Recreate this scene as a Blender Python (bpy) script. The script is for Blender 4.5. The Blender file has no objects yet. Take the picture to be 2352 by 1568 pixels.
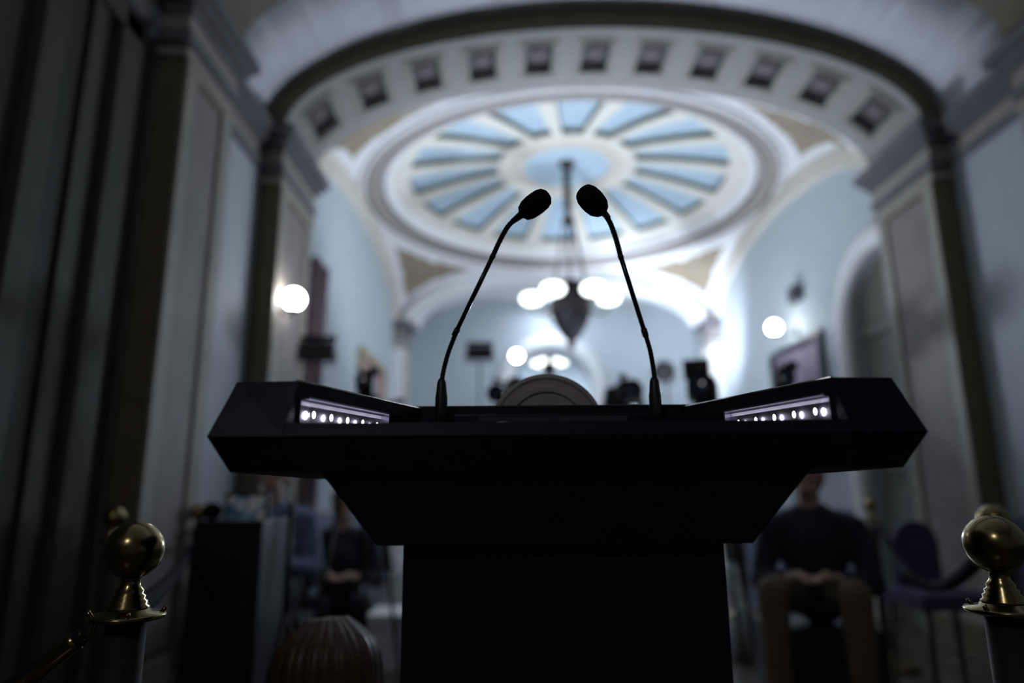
import bpy, bmesh, math, random
from mathutils import Vector, Matrix
random.seed(4)
PI = math.pi
S = bpy.context.scene
COL = S.collection

# ------------------------------------------------------------------ camera
PITCH, ROLL, F = math.radians(12.7), math.radians(-0.4), 1568.0
cam_d = bpy.data.cameras.new('camera'); cam = bpy.data.objects.new('camera', cam_d); COL.objects.link(cam)
cam_d.sensor_width = 36.0; cam_d.lens = 24.0
cam_d.clip_start = 0.02; cam_d.clip_end = 100
CM = Matrix.Rotation(PI / 2 + PITCH, 3, 'X') @ Matrix.Rotation(ROLL, 3, 'Z')
CAMPOS = Vector((0, 0, 1.0))
cam.matrix_world = Matrix.Translation(CAMPOS) @ CM.to_4x4()
cam_d.dof.use_dof = True; cam_d.dof.focus_distance = 0.93; cam_d.dof.aperture_fstop = 1.35
S.camera = cam
# ------------------------------------------------------------------ world, exposure
w = bpy.data.worlds.new('world'); S.world = w; w.use_nodes = True
w.node_tree.nodes['Background'].inputs[0].default_value = (0.35, 0.42, 0.6, 1)
w.node_tree.nodes['Background'].inputs[1].default_value = 0.004
S.view_settings.view_transform = 'Standard'; S.view_settings.look = 'None'
S.view_settings.exposure = 0.0; S.view_settings.gamma = 1.0; S.view_settings.use_curve_mapping = False
S.cycles.use_denoising = True
S.cycles.max_bounces = 8; S.cycles.diffuse_bounces = 5; S.cycles.glossy_bounces = 3
S.cycles.sample_clamp_indirect = 4.0


def area_light(name, loc, target, size, power, color, spread=180):
    d = bpy.data.lights.new(name, 'AREA'); d.shape = 'DISK'; d.size = size; d.energy = power; d.color = color
    d.spread = math.radians(spread)
    o = bpy.data.objects.new(name, d); COL.objects.link(o); o.location = loc
    o.rotation_euler = (Vector(target) - Vector(loc)).to_track_quat('-Z', 'Y').to_euler()
    return o


COOL = (0.72, 0.83, 1.0)
# the television flood in the far right corner, turned into the corner and the vault above it
area_light('flood_beam', (1.95, 8.55, 2.55), (2.76, 9.5, 3.35), 0.22, 23, COOL, 105)
# fill lights added to brighten the dome, the left one behind the panel light
area_light('dome_fill_left', (-0.275, 5.89, 2.205), (0.4, 7.6, 4.6), 0.09, 42, COOL, 170)
area_light('dome_fill_right', (1.75, 6.9, 1.45), (0.9, 8.0, 4.6), 0.30, 48, COOL, 170)
area_light('near_vault_fill', (1.0, 5.9, 1.5), (0.75, 3.3, 4.3), 0.26, 34, COOL, 150)  # fill added to brighten the near vault from behind the lectern
# fill lights added for the passage and far room, lamps hidden from view
area_light('passage_fill', (0.645, 10.45, 4.06), (0.645, 10.5, 0), 0.4, 19, COOL, 180)
area_light('far_room_fill', (0.645, 14.0, 4.26), (0.645, 14.0, 0), 0.5, 520, COOL, 180)
area_light('high_flood_beam', (1.70, 8.80, 1.85), (1.55, 9.25, 4.27), 0.18, 10, COOL, 55)
# dim fill light added behind the viewer, out of view
area_light('rear_fill', (-0.9, -1.7, 3.05), (1.5, 3.0, 1.6), 0.5, 7, (0.93, 0.90, 1.0), 180)

# ------------------------------------------------------------------ helpers


def at(px, py, Y):
    """point of the place seen at a pixel of the photograph, at world depth Y"""
    d = CM @ Vector(((px - 1176) / F, (784 - py) / F, -1))
    return CAMPOS + d * (Y / d.y)


def srgb(r, g, b):
    f = lambda c: (c / 255 / 12.92) if c / 255 <= 0.04045 else ((c / 255 + 0.055) / 1.055) ** 2.4
    return (f(r), f(g), f(b))


MATS = {}


def mat(name, col, rough=0.6, metal=0.0, noise=0.08, scale=8.0, bump=0.0, spec=0.5, coat=0.0):
    if name in MATS: return MATS[name]
    m = bpy.data.materials.new(name); m.use_nodes = True
    nt = m.node_tree; b = nt.nodes['Principled BSDF']
    b.inputs['Roughness'].default_value = rough; b.inputs['Metallic'].default_value = metal
    b.inputs['Specular IOR Level'].default_value = spec; b.inputs['Coat Weight'].default_value = coat
    tc = nt.nodes.new('ShaderNodeTexCoord')
    n = nt.nodes.new('ShaderNodeTexNoise'); n.inputs['Scale'].default_value = scale; n.inputs['Detail'].default_value = 5
    nt.links.new(tc.outputs['Object'], n.inputs['Vector'])
    r = nt.nodes.new('ShaderNodeValToRGB')
    r.color_ramp.elements[0].position = 0.3; r.color_ramp.elements[1].position = 0.7
    r.color_ramp.elements[0].color = tuple(c * (1 - noise) for c in col) + (1,)
    r.color_ramp.elements[1].color = tuple(min(1, c * (1 + noise)) for c in col) + (1,)
    nt.links.new(n.outputs['Fac'], r.inputs['Fac']); nt.links.new(r.outputs['Color'], b.inputs['Base Color'])
    if bump:
        bp = nt.nodes.new('ShaderNodeBump'); bp.inputs['Strength'].default_value = bump; bp.inputs['Distance'].default_value = 0.01
        nt.links.new(n.outputs['Fac'], bp.inputs['Height']); nt.links.new(bp.outputs['Normal'], b.inputs['Normal'])
    MATS[name] = m
    return m


def glow(name, col, strength):
    if name in MATS: return MATS[name]
    m = bpy.data.materials.new(name); m.use_nodes = True
    b = m.node_tree.nodes['Principled BSDF']
    b.inputs['Base Color'].default_value = (0.8, 0.8, 0.8, 1)
    b.inputs['Emission Color'].default_value = col + (1,); b.inputs['Emission Strength'].default_value = strength
    MATS[name] = m
    return m


M_CREAM = mat('cream_plaster', (0.62, 0.58, 0.50), 0.7, noise=0.04)
M_WHITE = mat('white_plaster', (0.74, 0.74, 0.73), 0.65, noise=0.03)
M_BLUE = mat('pale_blue_paint', (0.455, 0.50, 0.525), 0.7, noise=0.04)
M_SKY = mat('sky_blue_panel_paint', (0.44, 0.555, 0.65), 0.7, noise=0.06)
M_VAULT = mat('grey_vault_paint', (0.60, 0.61, 0.64), 0.75, noise=0.05)
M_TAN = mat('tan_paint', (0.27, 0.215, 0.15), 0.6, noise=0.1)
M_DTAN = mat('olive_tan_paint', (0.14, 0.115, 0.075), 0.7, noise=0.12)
M_MAUVE = mat('mauve_stone', (0.25, 0.215, 0.20), 0.6, noise=0.12)
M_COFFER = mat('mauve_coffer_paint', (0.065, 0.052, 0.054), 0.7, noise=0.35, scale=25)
M_CORN = mat('blue_grey_cornice_paint', (0.15, 0.14, 0.15), 0.6, noise=0.1)
M_BAND = mat('taupe_moulding_paint', (0.33, 0.295, 0.25), 0.6, noise=0.08)
M_DADO = mat('slate_blue_dado', (0.10, 0.10, 0.17), 0.5, noise=0.2)
M_BLACK = mat('black_lacquer', (0.010, 0.008, 0.020), 0.42, noise=0.2, scale=30, spec=0.22)
M_PLAST = mat('black_plastic', (0.012, 0.011, 0.014), 0.45, noise=0.2, scale=20)
M_FOAM = mat('black_foam', (0.008, 0.007, 0.009), 0.95, noise=0.3, scale=300, bump=0.4, spec=0.1)
M_CHROME = mat('chrome', (0.75, 0.75, 0.78), 0.08, 1.0, noise=0.03)
M_STEEL = mat('dull_steel', (0.30, 0.30, 0.33), 0.35, 1.0, noise=0.05)
M_BRASS = mat('brass', (0.30, 0.245, 0.11), 0.22, 1.0, noise=0.10, scale=14, bump=0.02)
M_BRONZE = mat('bronze', (0.035, 0.027, 0.022), 0.5, 0.3, noise=0.15)
M_ROPE = mat('navy_velvet', (0.012, 0.011, 0.022), 0.9, noise=0.2, scale=60, bump=0.3, spec=0.15)
M_GLASS = glow('lit_opal_glass', (0.97, 1.0, 0.90), 3.2)
M_GLOBE = glow('lit_globe_glass', (0.94, 0.98, 1.0), 22.0)
M_LED = glow('lit_led', (0.90, 0.87, 1.0), 30.0)
M_WOOD = mat('dark_wood', (0.05, 0.035, 0.022), 0.5, noise=0.3, scale=12)


def mesh(name, bm, m, parent=None, smooth=False, loc=None):
    me = bpy.data.meshes.new(name)
    bmesh.ops.recalc_face_normals(bm, faces=bm.faces[:])
    bm.to_mesh(me); bm.free()
    for x in (m if isinstance(m, (list, tuple)) else [m]): me.materials.append(x)
    if smooth:
        for p in me.polygons: p.use_smooth = True
    o = bpy.data.objects.new(name, me); COL.objects.link(o)
    if parent: o.parent = parent
    if loc: o.location = loc
    return o


def struct(name, bm, m, smooth=False):
    o = mesh(name, bm, m, None, smooth); o['kind'] = 'structure'
    return o


def tag(o, label, cat, group=None):
    o['label'] = label; o['category'] = cat
    if group: o['group'] = group
    return o


def thing(name, label, cat, loc=(0, 0, 0), rz=0, group=None):
    o = bpy.data.objects.new(name, None); COL.objects.link(o); o.empty_display_size = 0.1
    o.location = loc; o.rotation_euler = (0, 0, rz)
    return tag(o, label, cat, group)


def box(bm, x0, x1, y0, y1, z0, z1, mi=0, M=None, bev=0.0):
    vs = [Vector((x, y, z)) for x in (x0, x1) for y in (y0, y1) for z in (z0, z1)]
    if M: vs = [M @ v for v in vs]
    v = [bm.verts.new(p) for p in vs]
    fs = []
    for a in ((0, 1, 3, 2), (4, 6, 7, 5), (0, 4, 5, 1), (2, 3, 7, 6), (0, 2, 6, 4), (1, 5, 7, 3)):
        f = bm.faces.new([v[i] for i in a]); f.material_index = mi; fs.append(f)
    if bev:
        es = list({e for f in fs for e in f.edges})
        bmesh.ops.bevel(bm, geom=es, offset=bev, segments=2, affect='EDGES', profile=0.7)
    return v


def prism(bm, lo, hi, mi=0):
    """solid between two polygons (lists of 3D points, same count)"""
    a = [bm.verts.new(p) for p in lo]; b = [bm.verts.new(p) for p in hi]; n = len(a)
    fs = [bm.faces.new(a[::-1]), bm.faces.new(b)]
    for i in range(n): fs.append(bm.faces.new([a[i], a[(i + 1) % n], b[(i + 1) % n], b[i]]))
    for f in fs: f.material_index = mi


def lathe(bm, prof, M=None, seg=32, mi=0, cap=True):
    M = M or Matrix.Identity(4)
    rings = []
    for r, z in prof:
        if r < 1e-5: rings.append([bm.verts.new(M @ Vector((0, 0, z)))])
        else: rings.append([bm.verts.new(M @ Vector((r * math.cos(2 * PI * k / seg), r * math.sin(2 * PI * k / seg), z))) for k in range(seg)])
    for A, B in zip(rings, rings[1:]):
        for k in range(seg):
            q = [A[k % len(A)], A[(k + 1) % len(A)], B[(k + 1) % len(B)], B[k % len(B)]]
            u = []
            [u.append(x) for x in q if x not in u]
            if len(u) > 2:
                f = bm.faces.new(u); f.material_index = mi
    for R, rev in ((rings[0], 1), (rings[-1], 0)):
        if len(R) > 2 and cap:
            f = bm.faces.new(R[::-1] if rev else R); f.material_index = mi


def aim(p, q):
    """matrix putting local z along p->q at p"""
    p, q = Vector(p), Vector(q)
    return Matrix.Translation(p) @ (q - p).to_track_quat('Z', 'Y').to_matrix().to_4x4()


def tube(bm, pts, rad, seg=12, mi=0, cap=True, ridge=0, ramp=0):
    pts = [Vector(p) for p in pts]; n = len(pts)
    if not isinstance(rad, (list, tuple)): rad = [rad] * n
    t0 = (pts[1] - pts[0]).normalized(); up = Vector((0, 0, 1)) if abs(t0.z) < 0.9 else Vector((1, 0, 0))
    side = t0.cross(up).normalized(); rings = []
    for i in range(n):
        t = (pts[min(i + 1, n - 1)] - pts[max(i - 1, 0)]).normalized()
        side = (side - t * side.dot(t)).normalized(); nrm = t.cross(side)
        r = rad[i]
        rings.append([bm.verts.new(pts[i] + (side * math.cos(2 * PI * k / seg) + nrm * math.sin(2 * PI * k / seg)) * r) for k in range(seg)])
    for A, B in zip(rings, rings[1:]):
        for k in range(seg):
            f = bm.faces.new([A[k], A[(k + 1) % seg], B[(k + 1) % seg], B[k]]); f.material_index = mi
    if cap:
        for R in (rings[0], rings[-1][::-1]):
            f = bm.faces.new(R); f.material_index = mi


def spline(ctrl, n=8):
    P = [Vector(c) for c in ctrl]; P = [2 * P[0] - P[1]] + P + [2 * P[-1] - P[-2]]; out = []
    for i in range(1, len(P) - 2):
        for k in range(n):
            t = k / n; a, b, c, d = P[i - 1:i + 3]
            out.append(0.5 * (2 * b + (c - a) * t + (2 * a - 5 * b + 4 * c - d) * t * t + (3 * b - a - 3 * c + d) * t ** 3))
    out.append(P[-2]); return out


def ball(bm, c, r, seg=20, mi=0, M=None):
    r = r if isinstance(r, (tuple, list)) else (r, r, r)
    T = Matrix.Translation(c) @ (M or Matrix.Identity(4)) @ Matrix.Diagonal((*r, 1))
    g = bmesh.ops.create_uvsphere(bm, u_segments=seg, v_segments=max(8, seg // 2), radius=1, matrix=T)
    for v in g['verts']:
        for f in v.link_faces: f.material_index = mi


def cells(bm, Sf, uc, vc, recess, depth, m_out=0, m_in=1, m_side=2, sub=(3, 3)):
    """surface Sf(u, v, offset) cut in cells; the recessed ones sink by depth with real side walls"""
    def patch(u0, u1, v0, v1, off, mi, nu, nv):
        g = [[bm.verts.new(Sf(u0 + (u1 - u0) * i / nu, v0 + (v1 - v0) * j / nv, off)) for j in range(nv + 1)] for i in range(nu + 1)]
        for i in range(nu):
            for j in range(nv):
                try:
                    f = bm.faces.new([g[i][j], g[i + 1][j], g[i + 1][j + 1], g[i][j + 1]]); f.material_index = mi
                except ValueError: pass
    def wall(a, b, n):
        for i in range(n):
            p = [a[0] + (b[0] - a[0]) * i / n, a[1] + (b[1] - a[1]) * i / n]; q = [a[0] + (b[0] - a[0]) * (i + 1) / n, a[1] + (b[1] - a[1]) * (i + 1) / n]
            f = bm.faces.new([bm.verts.new(Sf(*p, 0)), bm.verts.new(Sf(*q, 0)), bm.verts.new(Sf(*q, depth)), bm.verts.new(Sf(*p, depth))])
            f.material_index = m_side
    for i in range(len(uc) - 1):
        for j in range(len(vc) - 1):
            u0, u1, v0, v1 = uc[i], uc[i + 1], vc[j], vc[j + 1]
            if recess(i, j):
                patch(u0, u1, v0, v1, depth, m_in, *sub)
                n = sub[0]
                wall((u0, v0), (u1, v0), n); wall((u0, v1), (u1, v1), n); wall((u0, v0), (u0, v1), n); wall((u1, v0), (u1, v1), n)
            else: patch(u0, u1, v0, v1, 0, m_out, *sub)


# ------------------------------------------------------------------ the room: sizes
CX = 0.645                     # middle line of the corridor
HW, HP = 2.34, 2.20            # half width between walls, between pier faces
ZS = 3.45                      # springing of the arches
XL, XR = CX - HW, CX + HW
PL, PR = CX - HP, CX + HP
Y2a, Y2b = 2.89, 3.43          # near piers
Y1a, Y1b = 4.25, 4.97          # main piers and coffered arch
Y3a, Y3b = 9.60, 9.95          # far arch
YC = (Y1b + Y3a) / 2
YW = 11.0                      # wall with the arched opening
YE = 17.0

# floor: patterned tiles
bm = bmesh.new(); box(bm, XL - .3, XR + .3, -2.6, YE + .2, -0.1, 0.0)
fm = bpy.data.materials.new('encaustic_tile'); fm.use_nodes = True
nt = fm.node_tree; b = nt.nodes['Principled BSDF']; b.inputs['Roughness'].default_value = 0.22
tc = nt.nodes.new('ShaderNodeTexCoord'); mp = nt.nodes.new('ShaderNodeMapping'); mp.inputs['Rotation'].default_value = (0, 0, PI / 4)
ck = nt.nodes.new('ShaderNodeTexChecker'); ck.inputs['Scale'].default_value = 5
ck.inputs['Color1'].default_value = (0.06, 0.045, 0.04, 1); ck.inputs['Color2'].default_value = (0.13, 0.11, 0.10, 1)
vo = nt.nodes.new('ShaderNodeTexVoronoi'); vo.inputs['Scale'].default_value = 9
mx = nt.nodes.new('ShaderNodeMix'); mx.data_type = 'RGBA'; mx.inputs['Factor'].default_value = 0.25
nt.links.new(tc.outputs['Object'], mp.inputs['Vector']); nt.links.new(mp.outputs['Vector'], ck.inputs['Vector'])
nt.links.new(mp.outputs['Vector'], vo.inputs['Vector'])
mul = nt.nodes.new('ShaderNodeMix'); mul.data_type = 'RGBA'; mul.blend_type = 'MULTIPLY'; mul.inputs['Factor'].default_value = 0.5
nt.links.new(ck.outputs['Color'], mul.inputs['A']); nt.links.new(vo.outputs['Distance'], mul.inputs['B'])
nt.links.new(mul.outputs['Result'], b.inputs['Base Color'])
struct('floor', bm, fm)


def wall_x(name, x, thick, ylo, yhi, m, opening=None):
    """a wall in the plane X=x; opening = (yc, r, springing) leaves an arched doorway"""
    bm = bmesh.new(); x0, x1 = sorted((x, x + thick)); top = 4.9
    if opening:
        yc, r, zs = opening
        box(bm, x0, x1, ylo, yc - r, 0, top); box(bm, x0, x1, yc + r, yhi, 0, top)
        n = 24
        for k in range(n):
            a, b_ = yc - r + 2 * r * k / n, yc - r + 2 * r * (k + 1) / n
            za, zb = (zs + math.sqrt(max(0, r * r - (q - yc) ** 2)) for q in (a, b_))
            prism(bm, [(x0, a, za), (x1, a, za), (x1, b_, zb), (x0, b_, zb)], [(x0, a, top), (x1, a, top), (x1, b_, top), (x0, b_, top)])
    else: box(bm, x0, x1, ylo, yhi, 0, top)
    return struct(name, bm, m)


DOOR_Y, DOOR_R, DOOR_Z = 5.30, 0.54, 2.42
wall_x('wall_left', XL, -0.3, -2.6, YE, M_BLUE)
wall_x('wall_right', XR, 0.3, -2.6, YE, M_BLUE, (DOOR_Y, DOOR_R, DOOR_Z))
bm = bmesh.new(); box(bm, XL - .3, XR + .3, -2.8, -2.6, 0, 4.9); struct('wall_back', bm, M_TAN)
bm = bmesh.new(); box(bm, XL - .3, XR + .3, YE, YE + .2, 0, 4.9); struct('wall_end', bm, M_BLUE)

# wall with the arched opening at the end of the passage
OPX, OPR, OPZ = CX, 0.66, 2.66
bm = bmesh.new()
box(bm, XL, OPX - OPR, YW, YW + .35, 0, 4.4); box(bm, OPX + OPR, XR, YW, YW + .35, 0, 4.4)
n = 28
for k in range(n):
    a, b_ = OPX - OPR + 2 * OPR * k / n, OPX - OPR + 2 * OPR * (k + 1) / n
    za, zb = (OPZ + math.sqrt(max(0, OPR ** 2 - (q - OPX) ** 2)) for q in (a, b_))
    prism(bm, [(a, YW, za), (b_, YW, zb), (b_, YW + .35, zb), (a, YW + .35, za)], [(a, YW, 4.4), (b_, YW, 4.4), (b_, YW + .35, 4.4), (a, YW + .35, 4.4)])
struct('wall_front', bm, M_BLUE)


def archivolt(bm, to3, r0, r1, zs, d0, d1, foot, mi=0, n=32):
    """half round moulding: to3(across, depth, z)"""
    prof = [(r0, d0), (r0, d1), ((r0 + r1) / 2, d1 + (d1 - d0) * 0.6), (r1, d1), (r1, d0)]
    path = [(-1, 0, foot)] + [(-math.cos(PI * k / n), math.sin(PI * k / n), None) for k in range(n + 1)] + [(1, 0, foot)]
    rings = []
    for c, s, f in path:
        rings.append([bm.verts.new(to3(c * r, d, (f if f is not None else zs + s * r))) for r, d in prof])
    for A, B in zip(rings, rings[1:]):
        for k in range(len(prof) - 1):
            fc = bm.faces.new([A[k], A[k + 1], B[k + 1], B[k]]); fc.material_index = mi


bm = bmesh.new(); archivolt(bm, lambda a, d, z: (OPX + a, YW - d, z), OPR, OPR + .27, OPZ, 0, .05, 0)
struct('trim_1', bm, M_WHITE, True)
bm = bmesh.new(); archivolt(bm, lambda a, d, z: (XR - d, DOOR_Y + a, z), DOOR_R, DOOR_R + .2, DOOR_Z, 0, .05, 0)
struct('trim_2', bm, M_WHITE, True)
# door in the right wall
bm = bmesh.new(); pts = [(DOOR_Y - DOOR_R, 0)] + [(DOOR_Y - DOOR_R * math.cos(PI * k / 20), DOOR_Z + DOOR_R * math.sin(PI * k / 20)) for k in range(21)] + [(DOOR_Y + DOOR_R, 0)]
prism(bm, [(XR + .10, y, z) for y, z in pts], [(XR + .16, y, z) for y, z in pts])
for z0, z1 in ((0.25, 1.0), (1.15, 2.1)):
    for y0, y1 in ((DOOR_Y - .44, DOOR_Y - .05), (DOOR_Y + .05, DOOR_Y + .44)): box(bm, XR + .08, XR + .11, y0, y1, z0, z1, bev=.01)
box(bm, XR + .07, XR + .11, DOOR_Y - DOOR_R, DOOR_Y + DOOR_R, 2.30, 2.38)
struct('door_1', bm, mat('olive_door_paint', (0.15, 0.145, 0.12), 0.55, noise=0.1))

# ------------------------------------------------------------------ vaults and arches
def ell(a, b_, n=64): return [(CX - a * math.cos(PI * k / n), ZS + b_ * math.sin(PI * k / n)) for k in range(n + 1)]


def barrel(name, a, b_, y0, y1, m, thick=.06):
    bm = bmesh.new(); P = ell(a, b_); Q = ell(a + thick, b_ + thick)
    for k in range(len(P) - 1):
        prism(bm, [(P[k][0], y0, P[k][1]), (P[k + 1][0], y0, P[k + 1][1]), (Q[k + 1][0], y0, Q[k + 1][1]), (Q[k][0], y0, Q[k][1])],
              [(P[k][0], y1, P[k][1]), (P[k + 1][0], y1, P[k + 1][1]), (Q[k + 1][0], y1, Q[k + 1][1]), (Q[k][0], y1, Q[k][1])])
    bmesh.ops.remove_doubles(bm, verts=bm.verts[:], dist=1e-4)
    return struct(name, bm, m, True)


def face_ring(bm, y, a0, b0, a1, b1, mi=0, n=64):
    P, Q = ell(a0, b0, n), ell(a1, b1, n)
    for k in range(n):
        f = bm.faces.new([bm.verts.new((p[0], y, p[1])) for p in (P[k], P[k + 1], Q[k + 1], Q[k])]); f.material_index = mi


AB, AR = 0.79, 0.945
# smooth near vaults
barrel('ceiling_near', HW, AR + .01, -2.6, Y2a, M_VAULT)
barrel('ceiling_bay', HW, AR + .01, Y2b, Y1a, M_VAULT)
# plain near arch
bm = bmesh.new(); P = ell(HP, AB)
for k in range(64): bm.faces.new([bm.verts.new(q) for q in ((P[k][0], Y2a, P[k][1]), (P[k + 1][0], Y2a, P[k + 1][1]), (P[k + 1][0], Y2b, P[k + 1][1]), (P[k][0], Y2b, P[k][1]))])
face_ring(bm, Y2a, HP, AB, HW + .05, AR + .06); face_ring(bm, Y2b, HP, AB, HW + .05, AR + .06)
struct('trim_3', bm, M_DTAN)

# coffered arch: parametrise by arc length
NN = 2000; T = [PI * k / NN for k in range(NN + 1)]
E = [(CX - HP * math.cos(t), ZS + AB * math.sin(t)) for t in T]
L = [0]
for k in range(NN): L.append(L[-1] + math.dist(E[k], E[k + 1]))
TOT = L[-1]


def arc(s):
    s = min(max(s, 0), TOT - 1e-6); lo, hi = 0, NN
    while hi - lo > 1:
        mid = (lo + hi) // 2
        if L[mid] <= s: lo = mid
        else: hi = mid
    f = (s - L[lo]) / (L[hi] - L[lo]); t = (lo + f) * PI / NN
    p = Vector((CX - HP * math.cos(t), ZS + AB * math.sin(t)))
    nrm = Vector((-AB * math.cos(t), HP * math.sin(t))).normalized()
    return p, nrm


def Sa(u, v, off):
    p, nn = arc(u); return (p.x + nn.x * off, v, p.y + nn.y * off)


SP, CWD = 0.428, 0.205
uc = [0]
for k in range(-5, 6):
    uc += [TOT / 2 + k * SP - CWD / 2, TOT / 2 + k * SP + CWD / 2]
uc.append(TOT)
bm = bmesh.new()
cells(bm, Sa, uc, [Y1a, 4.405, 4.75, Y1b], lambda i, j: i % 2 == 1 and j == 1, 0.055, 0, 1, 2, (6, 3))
face_ring(bm, Y1a, HP, AB, HW + .05, AR + .06, 3); face_ring(bm, Y1b, HP, AB, HW + .05, AR + .3, 3)
# raised double fillets round each coffer and a rosette in it
for k in range(-5, 6):
    uc0 = TOT / 2 + k * SP
    for e, h in ((0.030, 0.012), (0.055, 0.006)):
        a0, a1, b0, b1 = uc0 - CWD / 2 - e, uc0 + CWD / 2 + e, 4.405 - e * .8, 4.75 + e * .8
        w_ = 0.010
        for (p0, p1, q0, q1) in ((a0, a0 + w_, b0, b1), (a1 - w_, a1, b0, b1), (a0, a1, b0, b0 + w_), (a0, a1, b1 - w_, b1)):
            lo = [Sa(p0, q0, 0.0), Sa(p1, q0, 0.0), Sa(p1, q1, 0.0), Sa(p0, q1, 0.0)]
            hi = [Sa(p0, q0, -h), Sa(p1, q0, -h), Sa(p1, q1, -h), Sa(p0, q1, -h)]
            prism(bm, lo, hi, 4)
    c0 = Vector(Sa(uc0, 4.578, 0.055)); nn = (Vector(Sa(uc0, 4.578, 0.0)) - c0).normalized()
    Mq = Matrix.Translation(c0) @ nn.to_track_quat('Z', 'Y').to_matrix().to_4x4()
    lathe(bm, [(0.0, .035), (.02, .03), (.03, .018), (.055, .02), (.07, .006), (.075, 0)], Mq, 12, 5)
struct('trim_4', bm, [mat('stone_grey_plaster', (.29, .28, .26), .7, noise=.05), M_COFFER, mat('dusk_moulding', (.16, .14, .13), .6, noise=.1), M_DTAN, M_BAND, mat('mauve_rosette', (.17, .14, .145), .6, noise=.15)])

# domed bay: pendentives
RR, ZR = 2.30, 4.27
HY = (Y3a - Y1b) / 2
HB_ = 2.335


def bound(th):
    c, s = math.cos(th), math.sin(th); k = min(HB_ / abs(c) if abs(c) > 1e-6 else 1e9, HY / abs(s) if abs(s) > 1e-6 else 1e9)
    x, y = c * k, s * k
    if abs(abs(x) - HB_) < 1e-6: z = ZS + AB * math.sqrt(max(0, 1 - (y / HY) ** 2))
    else: z = ZS + AB * math.sqrt(max(0, 1 - (x / HB_) ** 2))
    return x, y, z


def pend(th, t):
    x1, y1, z1 = bound(th); x0, y0 = RR * math.cos(th), RR * math.sin(th)
    return Vector((CX + x0 + (x1 - x0) * t, YC + y0 + (y1 - y0) * t, ZR + (z1 - ZR) * (0.75 * t + 0.25 * t * t)))


bm = bmesh.new(); NT, NS = 240, 16
corner = math.atan2(HY, HB_)
g = [[bm.verts.new(pend(2 * PI * i / NT, j / NS)) for j in range(NS + 1)] for i in range(NT)]
for i in range(NT):
    for j in range(NS):
        q = [g[i][j], g[(i + 1) % NT][j], g[(i + 1) % NT][j + 1], g[i][j + 1]]
        c = sum((v.co for v in q), Vector()) / 4; dx, dy = abs(c.x - CX), abs(c.y - YC)
        f = bm.faces.new(q); f.material_index = 1 if (dx < HB_ - .16 and dy < HY - .16 and math.hypot(dx, dy) > RR + .17) else 0
struct('ceiling_pendentive', bm, [M_WHITE, M_TAN], True)

# ring mouldings and dome
RZ = ZR


def domez(r): return RZ + 0.04 + 0.42 * (1 - (r / 2.30) ** 2)


bm = bmesh.new()
lathe(bm, [(2.33, RZ + .02), (2.33, RZ - .03), (2.29, RZ - .05), (2.275, RZ - .02), (2.255, RZ + .005), (2.235, RZ - .005), (2.18, RZ + .005), (2.165, RZ + .025), (2.15, RZ + .01), (2.13, RZ - .02), (2.09, RZ - .02), (2.075, RZ + .03), (2.055, RZ + .045), (2.02, RZ + .05), (1.985, RZ + .085), (1.985, RZ + .2)],
      Matrix.Translation((CX, YC, 0)), 128, 0, False)
for f in bm.faces:
    c = f.calc_center_median(); r = math.hypot(c.x - CX, c.y - YC)
    f.material_index = 0 if r > 2.28 or r < 2.05 else (3 if (2.235 < r < 2.28 or 2.15 < r < 2.18 or 2.055 < r < 2.09) else 2)
struct('trim_5', bm, [M_WHITE, M_BAND, mat('warm_grey_moulding', (0.44, 0.40, 0.385), 0.6, noise=0.12, scale=30), mat('umber_line', (0.17, 0.14, 0.12), 0.6)], True)
# small carved leaf blocks running round the ring
bm = bmesh.new()
for k in range(120):
    a = 2 * PI * k / 120
    Mk = Matrix.Translation((CX + 2.185 * math.cos(a), YC + 2.185 * math.sin(a), RZ + .01)) @ Matrix.Rotation(a, 4, 'Z')
    box(bm, -.022, .022, -.028, .028, -.012, .02, 0, Mk)
struct('trim_6', bm, M_BAND)


def Sd(u, v, off):
    return (CX + v * math.cos(u), YC + v * math.sin(u), domez(v) + off)


bm = bmesh.new(); uc = []
PW = math.radians(22.5) * 0.70
for k in range(16):
    a = -PI / 2 + 2 * PI * k / 16; uc += [a - PW / 2, a + PW / 2]
uc.append(uc[0] + 2 * PI)
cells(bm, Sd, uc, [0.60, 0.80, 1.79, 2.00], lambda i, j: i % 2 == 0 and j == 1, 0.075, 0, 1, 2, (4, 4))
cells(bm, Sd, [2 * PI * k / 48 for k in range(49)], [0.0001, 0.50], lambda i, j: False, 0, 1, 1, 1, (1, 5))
struct('ceiling_dome', bm, [mat('ivory_plaster', (0.68, 0.66, 0.58), 0.7, noise=0.04), M_SKY, mat('olive_recess_shadow', (0.13, 0.14, 0.09), 0.6)])  # recess side walls coloured dark olive for their shadow
bm = bmesh.new()
lathe(bm, [(.50, domez(.5)), (.50, domez(.5) - .03), (.53, domez(.5) - .045), (.56, domez(.56) - .02), (.58, domez(.6) - .04), (.62, domez(.62) - .01), (.62, domez(.62) + .05)], Matrix.Translation((CX, YC, 0)), 64, 0, False)
struct('trim_7', bm, M_CREAM, True)

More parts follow.
